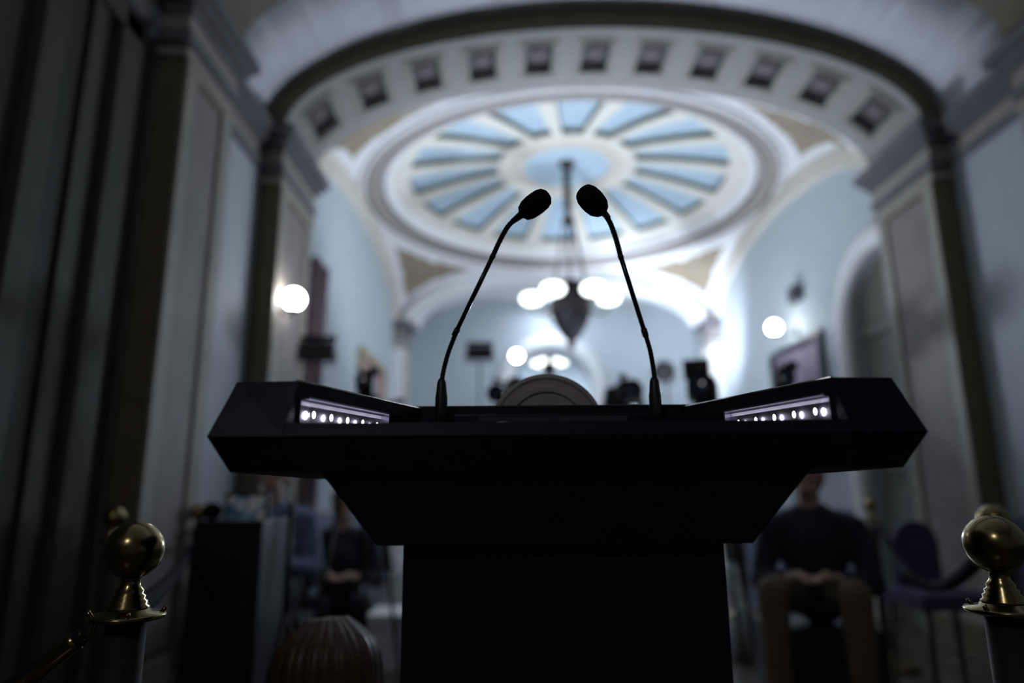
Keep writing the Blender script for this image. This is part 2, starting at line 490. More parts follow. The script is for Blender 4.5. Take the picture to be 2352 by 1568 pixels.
# ribs along the four arches of the domed bay (bands under the pendentive edge)
def rib(name, ax, sgn, w_, m, d0, d1):
    bm = bmesh.new(); n = 48; rings = []
    H = HY if ax == 'x' else 2.24
    for k in range(n + 1):
        t = PI * k / n; c, s = -math.cos(t), math.sin(t); row = []
        for (off, dd) in ((0.03, d0), (0.0 - .0, d1), (-w_, d1), (-w_ - .02, d0)):
            a_, z = c * (H + off), ZS + s * (AB + off)
            p = (CX + sgn * (HB_ - dd), YC + a_, z) if ax == 'x' else (CX + a_, YC + sgn * (HY - dd), z)
            row.append(bm.verts.new(p))
        rings.append(row)
    for A, B in zip(rings, rings[1:]):
        for k in range(3): bm.faces.new([A[k], A[k + 1], B[k + 1], B[k]])
    return struct(name, bm, m, False)


rib('trim_8', 'x', -1, .17, M_CREAM, -.02, .07); rib('trim_9', 'x', 1, .17, M_CREAM, -.02, .07)
rib('trim_10', 'y', 1, .19, M_WHITE, -.38, .03)
# ceiling over the passage and the far room
bm = bmesh.new(); box(bm, XL, XR, Y3b, YW, 4.15, 4.25); struct('ceiling_passage', bm, M_WHITE)
bm = bmesh.new(); box(bm, XL, XR, YW + .35, YE, 4.35, 4.45); struct('ceiling_far', bm, M_WHITE)
bm = bmesh.new(); face_ring(bm, Y3a + .30, HP - .2, AB - .2, HW + .4, AR + .5); struct('trim_20', bm, M_WHITE)

# ------------------------------------------------------------------ piers and cornice
def entab(bm, x0, x1, y0, y1, sx, mi=(0, 1, 2)):
    """entablature steps projecting towards the corridor (sx = -1 left wall: projects to +x)"""
    for z0, z1, p, k in ((3.14, 3.20, .025, 0), (3.20, 3.29, .012, 1), (3.29, 3.34, .03, 0), (3.34, 3.39, .065, 2), (3.39, 3.45, .10, 0)):
        if sx < 0: box(bm, x0, x1 + p, y0 - p, y1 + p, z0, z1, mi[k])
        else: box(bm, x0 - p, x1, y0 - p, y1 + p, z0, z1, mi[k])


def pier(name, side, y0, y1, m_front, m_rev, narrow=0.0):
    bm = bmesh.new()
    x0, x1 = (XL, PL) if side < 0 else (PR, XR)
    box(bm, x0, x1, y0, y1, 0.0, 3.14, 0)
    xf = x1 if side < 0 else x0; s = 1 if side < 0 else -1
    e = .015
    # reveal: framed panel of mauve stone
    a, b_ = sorted((xf, xf + s * e))
    fy0, fy1, w_ = y0 + .012, y1 - .012, 0.11
    box(bm, a, b_, fy0, fy0 + w_, 0.32, 3.02, 1); box(bm, a, b_, fy1 - w_, fy1, 0.32, 3.02, 1)
    box(bm, a, b_, fy0, fy1, 3.02, 3.12, 1); box(bm, a, b_, fy0, fy1, 0.22, 0.32, 1)
    a2, b2 = sorted((xf, xf + s * .004)); box(bm, a2, b2, fy0 + w_ + .025, fy1 - w_ - .025, 0.36, 2.98, 2)
    # plinth
    a, b_ = sorted((xf, xf + s * .035)); box(bm, *sorted((x0 if side < 0 else x1, xf + s * .035)), y0 - .03, y1 + .03, 0, 0.22, 0)
    # capital necking
    box(bm, *sorted((x0 if side < 0 else x1, xf + s * .02)), y0 - .02, y1 + .02, 3.06, 3.10, 3)
    entab(bm, x0, x1, y0, y1, side, (4, 3, 4))
    return struct(name, bm, [m_front, m_rev, M_MAUVE, M_BAND, M_CORN])


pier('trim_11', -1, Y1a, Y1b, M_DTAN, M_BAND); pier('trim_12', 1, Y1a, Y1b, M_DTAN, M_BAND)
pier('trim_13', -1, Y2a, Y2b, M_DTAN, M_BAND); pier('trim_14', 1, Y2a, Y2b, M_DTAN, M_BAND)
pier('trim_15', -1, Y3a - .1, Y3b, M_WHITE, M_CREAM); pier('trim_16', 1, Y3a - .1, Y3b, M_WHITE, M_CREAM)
# wall cornice between the near piers and towards the viewer
for nm, side in (('trim_17', -1), ('trim_18', 1)):
    bm = bmesh.new(); x0, x1 = (XL, XL + .005) if side < 0 else (XR - .005, XR)
    entab(bm, x0, x1, Y2b + .12, Y1a - .12, side, (1, 0, 1)); entab(bm, x0, x1, -2.5, Y2a - .12, side, (1, 0, 1))
    struct(nm, bm, [M_BAND, M_CORN])
# dark blocks where the cornice returns on the pier fronts
# dado along both walls
for nm, x0, x1 in (('baseboard_left', XL, XL + .03), ('baseboard_right', XR - .03, XR)):
    bm = bmesh.new()
    segs = ([] if nm.endswith('left') else [(-2.5, Y2a - .04)]) + [(Y2b + .04, Y1a - .04)] + ([(Y1b + .04, Y3a - .2)] if nm.endswith('left') else [(DOOR_Y + .78, Y3a - .2)])
    for a, b_ in segs:
        box(bm, x0, x1, a, b_, 0, .86, 0)
        xa, xb = (x0, x1 + .02) if nm.endswith('left') else (x0 - .02, x1)
        box(bm, xa, xb, a, b_, .80, .86, 1); box(bm, xa, xb, a, b_, 0, .14, 1)
    struct(nm, bm, [M_DADO, mat('slate_rail', (0.12, 0.12, 0.18), .5)])
# panelled door casing on the near left wall, colours darkened for lens vignetting
bm = bmesh.new()
for y0, y1, p in ((2.55, 2.70, .05), (2.38, 2.46, .03), (2.10, 2.22, .055), (1.86, 1.92, .03), (1.50, 1.62, .05), (0.9, 1.0, .04)):
    box(bm, XL, XL + p, y0, y1, 0, 3.08, 0, bev=.008)
box(bm, XL, XL + .05, 0.9, 2.70, 2.98, 3.08, 0)
box(bm, XL, XL + .012, -2.4, 2.86, 0.0, 3.12, 1)  # dark sheet over the whole near wall, vignetting put into its colour
struct('door_2', bm, [mat('darkened_olive_casing', (0.058, 0.052, 0.036), .7, noise=.1), mat('darkened_olive_sheet', (0.034, 0.031, 0.022), .7, noise=.15)])

# ------------------------------------------------------------------ lectern
LX = 0.0610
lect = thing('lectern', 'black wooden lectern with two microphones and lit lamp bars under its raised wings', 'lectern', (LX, 0.95, 0))


def lp(x, y, z): return Vector((x, y - 0.95, z))


def lbox(bm, x0, x1, y0, y1, z0, z1, mi=0, bev=0): box(bm, x0, x1, y0 - .95, y1 - .95, z0, z1, mi, None, bev)


bm = bmesh.new()
def rect(hw, y0, y1, z, c=0): return [lp(-hw, y0, z), lp(hw, y0, z), lp(hw, y1, z), lp(-hw, y1, z)]
prism(bm, rect(.383, .790, 1.13, 1.028), rect(.401, .763, 1.15, 1.066))
# front lip across the middle
prism(bm, [lp(-.33, .763, 1.066), lp(.33, .763, 1.066), lp(.33, .79, 1.066), lp(-.33, .79, 1.066)], [lp(-.33, .770, 1.081), lp(.33, .770, 1.081), lp(.33, .785, 1.081), lp(-.33, .785, 1.081)])
mesh('shelf', bm, M_BLACK, lect)
for s in (-1, 1):
    bm = bmesh.new()
    lo = [lp(s * .401, .763, 1.066), lp(s * .318, .763, 1.066), lp(s * .205, 1.065, 1.066), lp(s * .401, 1.15, 1.066)]
    hi = [lp(s * .383, .790, 1.1315), lp(s * .309, .784, 1.1315), lp(s * .198, 1.065, 1.1315), lp(s * .383, 1.13, 1.1315)]
    prism(bm, lo, hi)
    bmesh.ops.recalc_face_normals(bm, faces=bm.faces[:])
    top = [e for e in bm.edges if all(v.co.z > 1.13 and abs(v.co.x) < .32 for v in e.verts)]
    bmesh.ops.bevel(bm, geom=top, offset=.002, segments=3, affect='EDGES')
    wg = mesh('wing', bm, M_BLACK, lect)
    bm = bmesh.new(); q0, q1 = lp(s * .311, .786, 1.1315), lp(s * .199, 1.068, 1.1315)
    tube(bm, [q0, q1], .0021, 16); e_ = mesh('edge_highlight_strip', bm, mat('edge_highlight_metal', (.62, .62, .60), .18, 1.0, noise=.25, scale=40), wg, True); e_['label'] = 'thin polished strip added for the highlight along the wing edge'  # bright strip added for the highlight on the wing's inner edge
bm = bmesh.new()
prism(bm, [lp(-.31, .786, 1.066), lp(.31, .786, 1.066), lp(.215, 1.055, 1.066), lp(-.215, 1.055, 1.066)], [lp(-.31, .786, 1.068), lp(.31, .786, 1.068), lp(.215, 1.055, 1.098), lp(-.215, 1.055, 1.098)])
mesh('reading_surface', bm, mat('black_laminate', (.012, .011, .016), .3), lect)
bm = bmesh.new(); lbox(bm, -.383, .383, 1.056, 1.080, 1.066, 1.1365, bev=.002); mesh('rear_rim', bm, M_BLACK, lect)
bm = bmesh.new()
lbox(bm, -.150, .150, 1.035, 1.052, 1.094, 1.121, 0, .003); lbox(bm, -.112, .112, 1.028, 1.036, 1.094, 1.116, 1)
ball(bm, lp(-.075, 1.026, 1.105), (.012, .003, .004), 12, 2)
mesh('display_bar', bm, [M_BLACK, mat('smoked_screen', (.05, .05, .06), .25), M_STEEL], lect)
bm = bmesh.new(); prism(bm, rect(.2225, .84, 1.06, .943), rect(.283, .80, 1.10, 1.028)); mesh('neck', bm, M_BLACK, lect)
bm = bmesh.new(); lbox(bm, -.1945, .1945, .86, 1.05, .07, .943, bev=.004); mesh('column', bm, M_BLACK, lect)
bm = bmesh.new(); lbox(bm, -.30, .30, .78, 1.13, 0, .07, bev=.012); mesh('base', bm, M_BLACK, lect)
# seal plaque fixed to the far side, its plain back showing over the rim
bm = bmesh.new()
lathe(bm, [(0, .006), (.060, .006), (.063, .010), (.070, .010), (.073, .006), (.082, .006), (.086, .009), (.092, .006), (.092, -.010), (0, -.010)],
      Matrix.Translation(lp(-.006, 1.094, 1.099)) @ Matrix.Rotation(PI / 2, 4, 'X'), 64)
o = mesh('seal_plaque', bm, mat('brushed_taupe_metal', (.40, .36, .33), .6, .0, noise=.12, scale=40), lect); o['label'] = 'round taupe plaque with a raised ring'

# lamp bars
def lampbar(s):
    # along the inner face of the wing
    A = lp(s * .3085, .787, 0); B = lp(s * .245, .945, 0)
    dirv = (B - A).normalized(); inn = Vector((-s, 0, 0)); inn = (inn - dirv * inn.dot(dirv)).normalized()
    Ln = (B - A).length
    Mb = Matrix((( dirv.x, inn.x, 0, A.x), (dirv.y, inn.y, 0, A.y), (0, 0, 1, 0), (0, 0, 0, 1)))
    bm = bmesh.new()
    box(bm, 0, Ln, .000, .003, 1.080, 1.112, 0, Mb); box(bm, 0, Ln, .000, .015, 1.110, 1.112, 0, Mb); box(bm, 0.001, Ln - .001, .003, .004, 1.104, 1.108, 1, Mb)
    box(bm, Ln, Ln + .003, .0, .015, 1.080, 1.112, 0, Mb)
    hb = mesh('lamp_bar', bm, [mat('lamp_bar_metal', (.62, .60, .72), .22, 1.0, noise=.1, scale=120), glow('bar_led_sheen', (.62, .62, 1.0), .22)], lect)  # faint emissive strip stands in for LED light on the bar metal
    for k in range(5):
        bm = bmesh.new(); c = Mb @ Vector((Ln * (k + .50) / 5.1, .009, 1.0935))
        ball(bm, c, (.0019, .0019, .0042), 12)
        mesh('led', bm, M_LED, hb)
    bm = bmesh.new(); box(bm, 0.001, Ln - .001, .0142, .0150, 1.081, 1.108, 0, Mb)
    g_ = bpy.data.materials.get('clear_cover') or bpy.data.materials.new('clear_cover')
    if not g_.use_nodes:
        g_.use_nodes = True; n_ = g_.node_tree; bb = n_.nodes['Principled BSDF']
        bb.inputs['Transmission Weight'].default_value = 1; bb.inputs['Roughness'].default_value = .08; bb.inputs['IOR'].default_value = 1.1
    mesh('cover', bm, g_, hb)


lampbar(-1); lampbar(1)


def microphone(label, base, pts, heads, head_r, sq):
    o = thing('gooseneck_microphone', label, 'microphone', base, 0, None)
    loc = lambda p: Vector(p) - Vector(base)
    bm = bmesh.new()
    lathe(bm, [(.0, .0), (.0085, 0), (.0088, .025), (.0092, .030), (.0092, .048), (.0082, .054), (.0068, .070), (.0045, .076), (0, .076)], None, 24)
    mesh('socket', bm, M_PLAST, o, True)
    bm = bmesh.new(); P = spline([loc(p) for p in pts[0]], 10); tube(bm, P, [.0034 + (.00035 if i % 2 else 0) for i in range(len(P))], 12); mesh('lower_gooseneck', bm, M_PLAST, o)
    a, b_ = loc(pts[1][0]), loc(pts[1][1])
    bm = bmesh.new(); dr = (b_ - a).normalized(); tube(bm, [a - dr * .006, a + dr * .006], .0047, 14); tube(bm, [a, b_], .0036, 14); tube(bm, [b_ - dr * .003, b_ + dr * .003], .0042, 14)
    mesh('stem', bm, mat('satin_black_metal', (.02, .02, .024), .25, .6), o, True)
    bm = bmesh.new(); P = spline([loc(p) for p in pts[2]], 10); tube(bm, P, [.0036 + (.0004 if i % 2 else 0) for i in range(len(P))], 12); mesh('upper_gooseneck', bm, M_PLAST, o)
    h0, h1 = loc(heads[0]), loc(heads[1]); dv = (h1 - h0).normalized(); Lh = (h1 - h0).length
    bm = bmesh.new(); tube(bm, [h0 - dv * .018, h0 - dv * .004, h0 + dv * .004], [.0042, .0055, .0070], 16); mesh('collar', bm, M_PLAST, o, True)
    bm = bmesh.new(); R = head_r
    prof = [(0, 0), (R * .45, 0), (R * .72, Lh * .06), (R * .93, Lh * .22), (R, Lh * .42), (R * 1.0, Lh * .58), (R * .95, Lh * .76), (R * .80, Lh * .90), (R * .5, Lh * .98), (0, Lh)]
    lathe(bm, prof, aim(h0, h1), 28); mesh('windscreen', bm, M_FOAM, o, True)
    return o


YB = 1.018
b0 = at(1013, 966, YB); b0.z = 1.0965
microphone('gooseneck microphone on the left of the lectern, bending to the right', b0,
           [[at(1013, 892, YB), at(1018, 855, 1.016), at(1029, 812, 1.01), at(1048, 762, 1.0)], [at(1047, 763, 1.0), at(1131, 590, .955)],
            [at(1131, 590, .955), at(1149, 551, .945), at(1169, 517, .935), at(1194, 496, .925)]], [at(1199, 492, .922), at(1259, 446, .895)], .0163, 1)
b1 = at(1507, 960, YB); b1.z = 1.0965
microphone('gooseneck microphone on the right of the lectern, bending to the left', b1,
           [[at(1506, 888, YB), at(1501, 850, 1.014), at(1494, 808, 1.008), at(1481, 762, 1.0)], [at(1481, 764, 1.0), at(1426, 590, .955)],
            [at(1426, 590, .955), at(1416, 553, .945), at(1402, 513, .930), at(1386, 488, .915)]], [at(1382, 484, .912), at(1338, 438, .875)], .0175, 1)

# ------------------------------------------------------------------ stanchions and ropes
ST = thing('rope_stanchion', 'brass ball-topped stanchion left of the lectern, nearest of those on the left', 'stanchion', (0, 0, 0), 0, 'brass stanchions')
bm = bmesh.new(); lathe(bm, [(0, 0), (.16, 0), (.16, .012), (.14, .03), (.06, .045), (.035, .07), (.026, .09), (0, .09)], None, 40); mesh('base', bm, M_BRASS, ST, True)
bm = bmesh.new(); lathe(bm, [(0, .08), (.0255, .08), (.0255, .84), (0, .84)], None, 32); mesh('post', bm, mat('dark_brass', (.03, .024, .018), .7, .3), ST, True)
bm = bmesh.new(); lathe(bm, [(0, .836), (.027, .836), (.047, .841), (.049, .844), (.047, .847), (.030, .849), (.028, .853), (0, .853)], None, 40)
for k in range(4):
    a = k * PI / 2 + .5; c, s = math.cos(a), math.sin(a)
    tube(bm, [(c * .042, s * .042, .846), (c * .047, s * .047, .853)], .003, 8)
mesh('ring_plate', bm, M_BRASS, ST, True)
bm = bmesh.new()
lathe(bm, [(0, .852), (.026, .852), (.027, .856), (.023, .859), (.024, .863), (.020, .866), (.021, .870), (.017, .873), (.018, .877), (.013, .883), (.012, .890), (.014, .897)] +
      [(.0385 * math.sin(t), .930 - .0385 * math.cos(t)) for t in [0.42 + (PI - .42) * k / 18 for k in range(19)]], None, 48)
mesh('ball_finial', bm, M_BRASS, ST, True)


def copy_tree(o, parent=None):
    c = o.copy(); COL.objects.link(c)
    if parent: c.parent = parent
    for ch in [x for x in bpy.data.objects if x.parent == o]: copy_tree(ch, c)
    return c


HB = .93


def place_st(px, Y, label, first=False, hz=None):
    o = ST if first else copy_tree(ST)
    p = at(px, 1200, Y)
    o.location = (p.x, Y, 0 if hz is None else 0); o['label'] = label
    return o


bl = at(308, 1271, .985); br = at(2286, 1264, .985)
ST.location = (bl.x, bl.y, 0)
sR = copy_tree(ST); sR.location = (br.x, br.y, 0); sR['label'] = 'brass ball-topped stanchion right of the lectern, largest at the right edge'
s2 = place_st(262, 2.6, 'blurred brass stanchion showing just above the near left ball')
s3 = place_st(455, 3.35, 'blurred brass stanchion between the near left ball and the black cabinet')
s4 = place_st(2004, 4.35, 'blurred brass stanchion holding the far end of the sagging right rope')
s5 = place_st(2284, 1.85, 'blurred brass stanchion showing just above the near right ball')


def rope(name_label, A, B, sag, r=.018, capA=.06, capB=.06, vis=None):
    A, B = Vector(A), Vector(B)
    o = thing('barrier_rope', name_label, 'rope', tuple(A), 0, 'navy barrier ropes')
    n = 28; P = []
    for k in range(n + 1):
        t = k / n; p = A.lerp(B, t); p.z -= 4 * sag * t * (1 - t); P.append(p - A)
    bm = bmesh.new(); tube(bm, P, r, 16); mesh('rope_body', bm, M_ROPE, o, True)
    for idx, nx, cl in ((0, 1, capA), (-1, -2, capB)):
        p, q = P[idx], P[nx]; dv = (q - p).normalized()
        bm = bmesh.new(); lathe(bm, [(0, 0), (r * .5, 0), (r * .7, .004), (r * 1.12, .008), (r * 1.12, .014), (r * 1.05, .018), (r * 1.05, cl - .006), (r * 1.15, cl - .004), (r * 1.15, cl), (r, cl)], aim(p, p + dv), 20)
        e = mesh('end_cap', bm, M_BRASS, o, True)
        bm = bmesh.new(); R = .010
        tube(bm, [p - dv * (.010 - R * math.cos(a)) + Vector((0, 0, 1)) * R * math.sin(a) for a in [2 * PI * k / 12 for k in range(12)]], .0028, 8, cap=True)
        mesh('hook', bm, M_BRASS, e, True)
    return o


def ring_pt(st, ang, dz=-.03, rr=.062): return Vector((st.location.x + rr * math.cos(ang), st.location.y + rr * math.sin(ang), .84 + dz))


# near left rope leaves the frame
pA = at(188, 1461, .965); pB = at(-420, 1735, .95)
rope('navy rope with a long brass end leaving the near left stanchion to the lower left', pA, pB, .03, .0115, .105, .06)
rope('navy rope rising from the near left stanchion to the blurred one behind', ring_pt(ST, 1.95, .0), ring_pt(s3, -1.4, -.05), .03, .017, .03)
rope('navy rope sagging in a deep curve at the right', ring_pt(s5, 1.6, -.0), ring_pt(s4, -1.6, -.02), .20, .020)
s6 = place_st(1700, 6.1, 'blurred brass stanchion farthest back, behind the right side of the lectern')
rope('navy rope hanging low behind the seated person', ring_pt(s4, 2.8), ring_pt(s6, -.3), .30, .018)

# ------------------------------------------------------------------ chandeliers
def chandelier(label, x, y, top, zb, scale, nlit, full=True):
    o = thing('chandelier', label, 'chandelier', (x, y, top), 0)
    k = scale
    bm = bmesh.new(); lathe(bm, [(0, 0), (.10 * k, 0), (.09 * k, -.03 * k), (.05 * k, -.06 * k), (.02 * k, -.12 * k), (0, -.12 * k)], None, 24); mesh('canopy', bm, M_BRONZE, o, True)
    ringz = (zb + .77 * k) - top      # ring where the chains spread
    bodyz = zb - top
    bm = bmesh.new(); prof = [(0, -.08 * k)]; z = -.10 * k
    while z > ringz + .12 * k:
        prof += [(.032 * k, z), (.056 * k, z - .03 * k), (.056 * k, z - .05 * k), (.032 * k, z - .08 * k)]; z -= .10 * k
    prof += [(.02 * k, ringz + .08 * k), (.055 * k, ringz + .06 * k), (.075 * k, ringz), (.05 * k, ringz - .04 * k), (0, ringz - .05 * k)]
    lathe(bm, prof, None, 20); mesh('stem', bm, M_BRONZE, o, True)
    for j in range(6):
        a = j * PI / 3 + PI / 6; bm = bmesh.new()
        p0 = Vector((.055 * k * math.cos(a), .055 * k * math.sin(a), ringz)); p1 = Vector((.19 * k * math.cos(a), .19 * k * math.sin(a), bodyz + .05 * k)); n_ = 22
        for q in range(n_):
            c = p0.lerp(p1, (q + .5) / n_); ball(bm, c, (.010 * k, .016 * k if q % 2 else .010 * k, .024 * k), 8)
        mesh('chain', bm, M_BRONZE, o, True)
    bm = bmesh.new()
    lathe(bm, [(0, bodyz + .10 * k), (.06 * k, bodyz + .08 * k), (.13 * k, bodyz + .05 * k), (.15 * k, bodyz), (.14 * k, bodyz - .05 * k), (.15 * k, bodyz - .12 * k), (.225 * k, bodyz - .15 * k), (.225 * k, bodyz - .24 * k), (.21 * k, bodyz - .34 * k), (.16 * k, bodyz - .46 * k),
               (.10 * k, bodyz - .56 * k), (.04 * k, bodyz - .62 * k), (.05 * k, bodyz - .65 * k), (.03 * k, bodyz - .69 * k), (0, bodyz - .72 * k)], None, 28)
    mesh('body', bm, mat('bronze_body', (.009, .007, .009), .6, .0, noise=.3, spec=.2), o, True)
    for j in range(6):
        a = -PI / 2 + PI / 6 + j * PI / 3; c, s = math.cos(a), math.sin(a)
        lit = s < .2 if full else True
        r_, zz = (.42 * k, bodyz - .20 * k) if lit else (.47 * k, bodyz - .24 * k)
        bm = bmesh.new(); P = spline([(.16 * k * c, .16 * k * s, bodyz - .22 * k), (.27 * k * c, .27 * k * s, zz - .10 * k), (.38 * k * c, .38 * k * s, zz - .09 * k), (r_ * c, r_ * s, zz - .02 * k)], 6)
        tube(bm, P, .012 * k, 10); arm = mesh('arm', bm, M_BRONZE, o, True)
        bm = bmesh.new(); Mt = Matrix.Translation((r_ * c, r_ * s, zz))
        if lit: lathe(bm, [(0, 0), (.05 * k, 0), (.10 * k, .02 * k), (.128 * k, .055 * k), (.12 * k, .10 * k), (.08 * k, .125 * k), (0, .13 * k)], Mt, 28)
        else: lathe(bm, [(0, 0), (.04 * k, .01 * k), (.055 * k, .04 * k), (.04 * k, .075 * k), (0, .085 * k)], Mt, 24)
        sh = mesh('shade', bm, M_GLASS if lit else mat('unlit_rose_glass', (.42, .34, .32), .3), arm, True)
    return o


CZ = domez(0)
chandelier('large bronze chandelier with lit bowl shades hanging from the painted dome', CX, YC - .06, CZ + .0, 3.24, 1.0, 4)
chandelier('small distant chandelier seen through the arched opening', CX + .05, 12.6, 4.35, 3.50, .62, 6, False)

# ------------------------------------------------------------------ globe lamps
def sconce(label, wall_pt, globe, s):
    o = thing('wall_lamp', label, 'wall lamp', tuple(wall_pt)); g = Vector(globe) - Vector(wall_pt)
    bm = bmesh.new(); lathe(bm, [(0, 0), (.05, 0), (.045, .012), (.02, .02), (0, .02)], Matrix.Rotation(s * PI / 2, 4, 'Y'), 24); mesh('back_plate', bm, M_BRONZE, o, True)
    bm = bmesh.new(); tube(bm, spline([(s * .0, 0, 0), (g.x * .6, 0, -.05), (g.x, 0, g.z - .08)], 6), .008, 10); lathe(bm, [(0, 0), (.03, 0), (.035, .015), (0, .015)], Matrix.Translation((g.x, g.y, g.z - .085)), 20)
    mesh('arm', bm, M_BRONZE, o, True)
    bm = bmesh.new(); ball(bm, g, .070, 28); mesh('globe', bm, M_GLOBE, o, True)
    return o


gl = at(649, 687, 4.40); sconce('lit globe lamp on the left pier beside the near wall', (PL + .015, gl.y, gl.z - .06), (PL + .095, gl.y, gl.z), 1)
gr = at(1778, 752, 6.95); sconce('lit globe lamp high on the right wall beside the framed picture', (XR, gr.y, gr.z - .05), (gr.x, gr.y, gr.z), -1)


def stand(o, h, r0=.011, spread=.28):
    bm = bmesh.new(); tube(bm, [(0, 0, .25), (0, 0, h * .55)], r0 * 1.4, 12); tube(bm, [(0, 0, h * .55), (0, 0, h)], r0, 12); ball(bm, (0, 0, h * .55), r0 * 2, 12); mesh('pole', bm, M_PLAST, o, True)
    for k in range(3):
        a = k * 2 * PI / 3 + .4; bm = bmesh.new(); tube(bm, [(0, 0, .62), (math.cos(a) * spread, math.sin(a) * spread, .012)], r0 * .9, 8); tube(bm, [(0, 0, .3), (math.cos(a) * spread * .5, math.sin(a) * spread * .5, .31)], r0 * .5, 8)
        mesh('leg', bm, M_PLAST, o, True)


# small bare-faced video light in the middle of the corridor
vl = at(1187, 817, 8.7)
o = thing('video_light', 'very bright small round video light on a thin stand, left of the dark chandelier tip', 'light', (vl.x, vl.y, 0)); stand(o, vl.z - .09)
bm = bmesh.new(); lathe(bm, [(0, 0), (.05, 0), (.085, .05), (.085, .08), (0, .08)], Matrix.Translation((0, .08, vl.z)) @ Matrix.Rotation(PI / 2, 4, 'X'), 28); mesh('housing', bm, M_PLAST, o, True)
bm = bmesh.new(); ball(bm, (0, 0, vl.z), (.072, .03, .072), 24); mesh('lamp_face', bm, M_GLOBE, o, True)
bm = bmesh.new(); tube(bm, [(0, .03, vl.z - .09), (0, .05, vl.z - .03)], .012, 8); mesh('bracket', bm, M_PLAST, o)

# television floodlights in the right far corner
def flood(label, x, y, z, tgt, R=.14):
    o = thing('flood_light', label, 'light', (x, y, 0)); stand(o, z - R - .05, .014, .4)
    dv = (Vector(tgt) - Vector((x, y, z))).normalized(); c = Vector((0, 0, z)); Mf = aim(c - dv * .16, c)
    bm = bmesh.new(); lathe(bm, [(0, -.04), (R * .6, -.04), (R, .05), (R, .14), (R * .93, .14), (R * .93, .08), (0, .06)], Mf, 28); mesh('housing', bm, M_PLAST, o, True)
    bm = bmesh.new(); lathe(bm, [(0, .082), (R * .9, .082), (R * .9, .090), (0, .10)], Mf, 28); mesh('lamp_face', bm, glow('flood_glass', COOL, 40.0), o, True)
    bm = bmesh.new()
    sd = dv.cross(Vector((0, 0, 1))).normalized() * (R + .02)
    tube(bm, [c - dv * .1 - sd, c - dv * .1 - sd - Vector((0, 0, R)), Vector((0, 0, z - R - .05)), c - dv * .1 + sd - Vector((0, 0, R)), c - dv * .1 + sd], .008, 8); mesh('yoke', bm, M_PLAST, o)
    return o


flood('black television floodlight on a stand turned into the far right corner', 1.95, 8.55, 2.55, (2.70, 9.55, 3.35))


def led_panel(label, c, wdt, hgt, depth=.07, rot=0):
    o = thing('panel_light', label, 'light', (c.x, c.y, 0), rot); stand(o, c.z - hgt / 2 - .03, .009)
    bm = bmesh.new(); box(bm, -wdt / 2, wdt / 2, -depth / 2, depth / 2, c.z - hgt / 2, c.z + hgt / 2, bev=.008); mesh('housing', bm, M_PLAST, o)
    for s in (-1, 1):
        bm = bmesh.new(); Mx = Matrix.Translation((0, 0, c.z + s * hgt / 2)) @ Matrix.Rotation(s * .5, 4, 'X'); box(bm, -wdt / 2, wdt / 2, depth / 2, depth / 2 + .004, -.0, .04 if s > 0 else .001, 0, Mx); mesh('barn_door', bm, M_PLAST, o)
    bm = bmesh.new(); tube(bm, [(-wdt / 2 - .01, 0, c.z), (-wdt / 2 - .01, 0, c.z - hgt / 2 - .03), (wdt / 2 + .01, 0, c.z - hgt / 2 - .03), (wdt / 2 + .01, 0, c.z)], .006, 8); mesh('yoke', bm, M_PLAST, o)
    bm = bmesh.new(); box(bm, -wdt / 2 + .01, wdt / 2 - .01, depth / 2, depth / 2 + .002, c.z - hgt / 2 + .01, c.z + hgt / 2 - .01); mesh('diffuser', bm, mat('grey_diffuser', (.5, .5, .5), .6), o)
    return o


flood('black floodlight on a stand turned straight up, in front of the far right pier', 1.71, 8.77, 1.80, (1.55, 9.25, 4.27), .12)
flood('added fill floodlight on a low stand turned up at the dome, behind the lectern', 1.75, 6.85, 1.42, (0.9, 8.0, 4.6), .17)  # unseen stand light added as the source of the dome fill
flood('added fill floodlight on a low stand turned back at the near vault, behind the lectern', 1.02, 5.95, 1.45, (0.75, 3.3, 4.3), .15)  # unseen stand light added as the source of the near vault fill
for lab, y, z, r in (('added fill ceiling lamp in the passage behind the far arch', 10.45, 4.15, .24), ('added fill ceiling lamp in the room beyond the arched opening', 14.0, 4.35, .30)):  # hidden lamps added as sources for the passage and far room fill
    o = thing('fill_lamp', lab, 'ceiling lamp', (CX, y, z))
    bm = bmesh.new(); lathe(bm, [(0, 0), (r, 0), (r, -.05), (r * .94, -.05), (r * .94, -.03), (0, -.03)], None, 32); mesh('housing', bm, M_STEEL, o, True)
    bm = bmesh.new(); lathe(bm, [(0, -.035), (r * .92, -.035), (r * .9, -.06), (0, -.07)], None, 32); mesh('diffuser', bm, glow('fill_lamp_glass', COOL, 3.0), o, True)
led_panel('flat black panel light on a thin pole in front of the pale far wall', at(1102, 811, 5.8), .23, .105)
led_panel('wide black panel light on a stand beside the left wall', at(728, 808, 4.35), .23, .115, .10, .10)

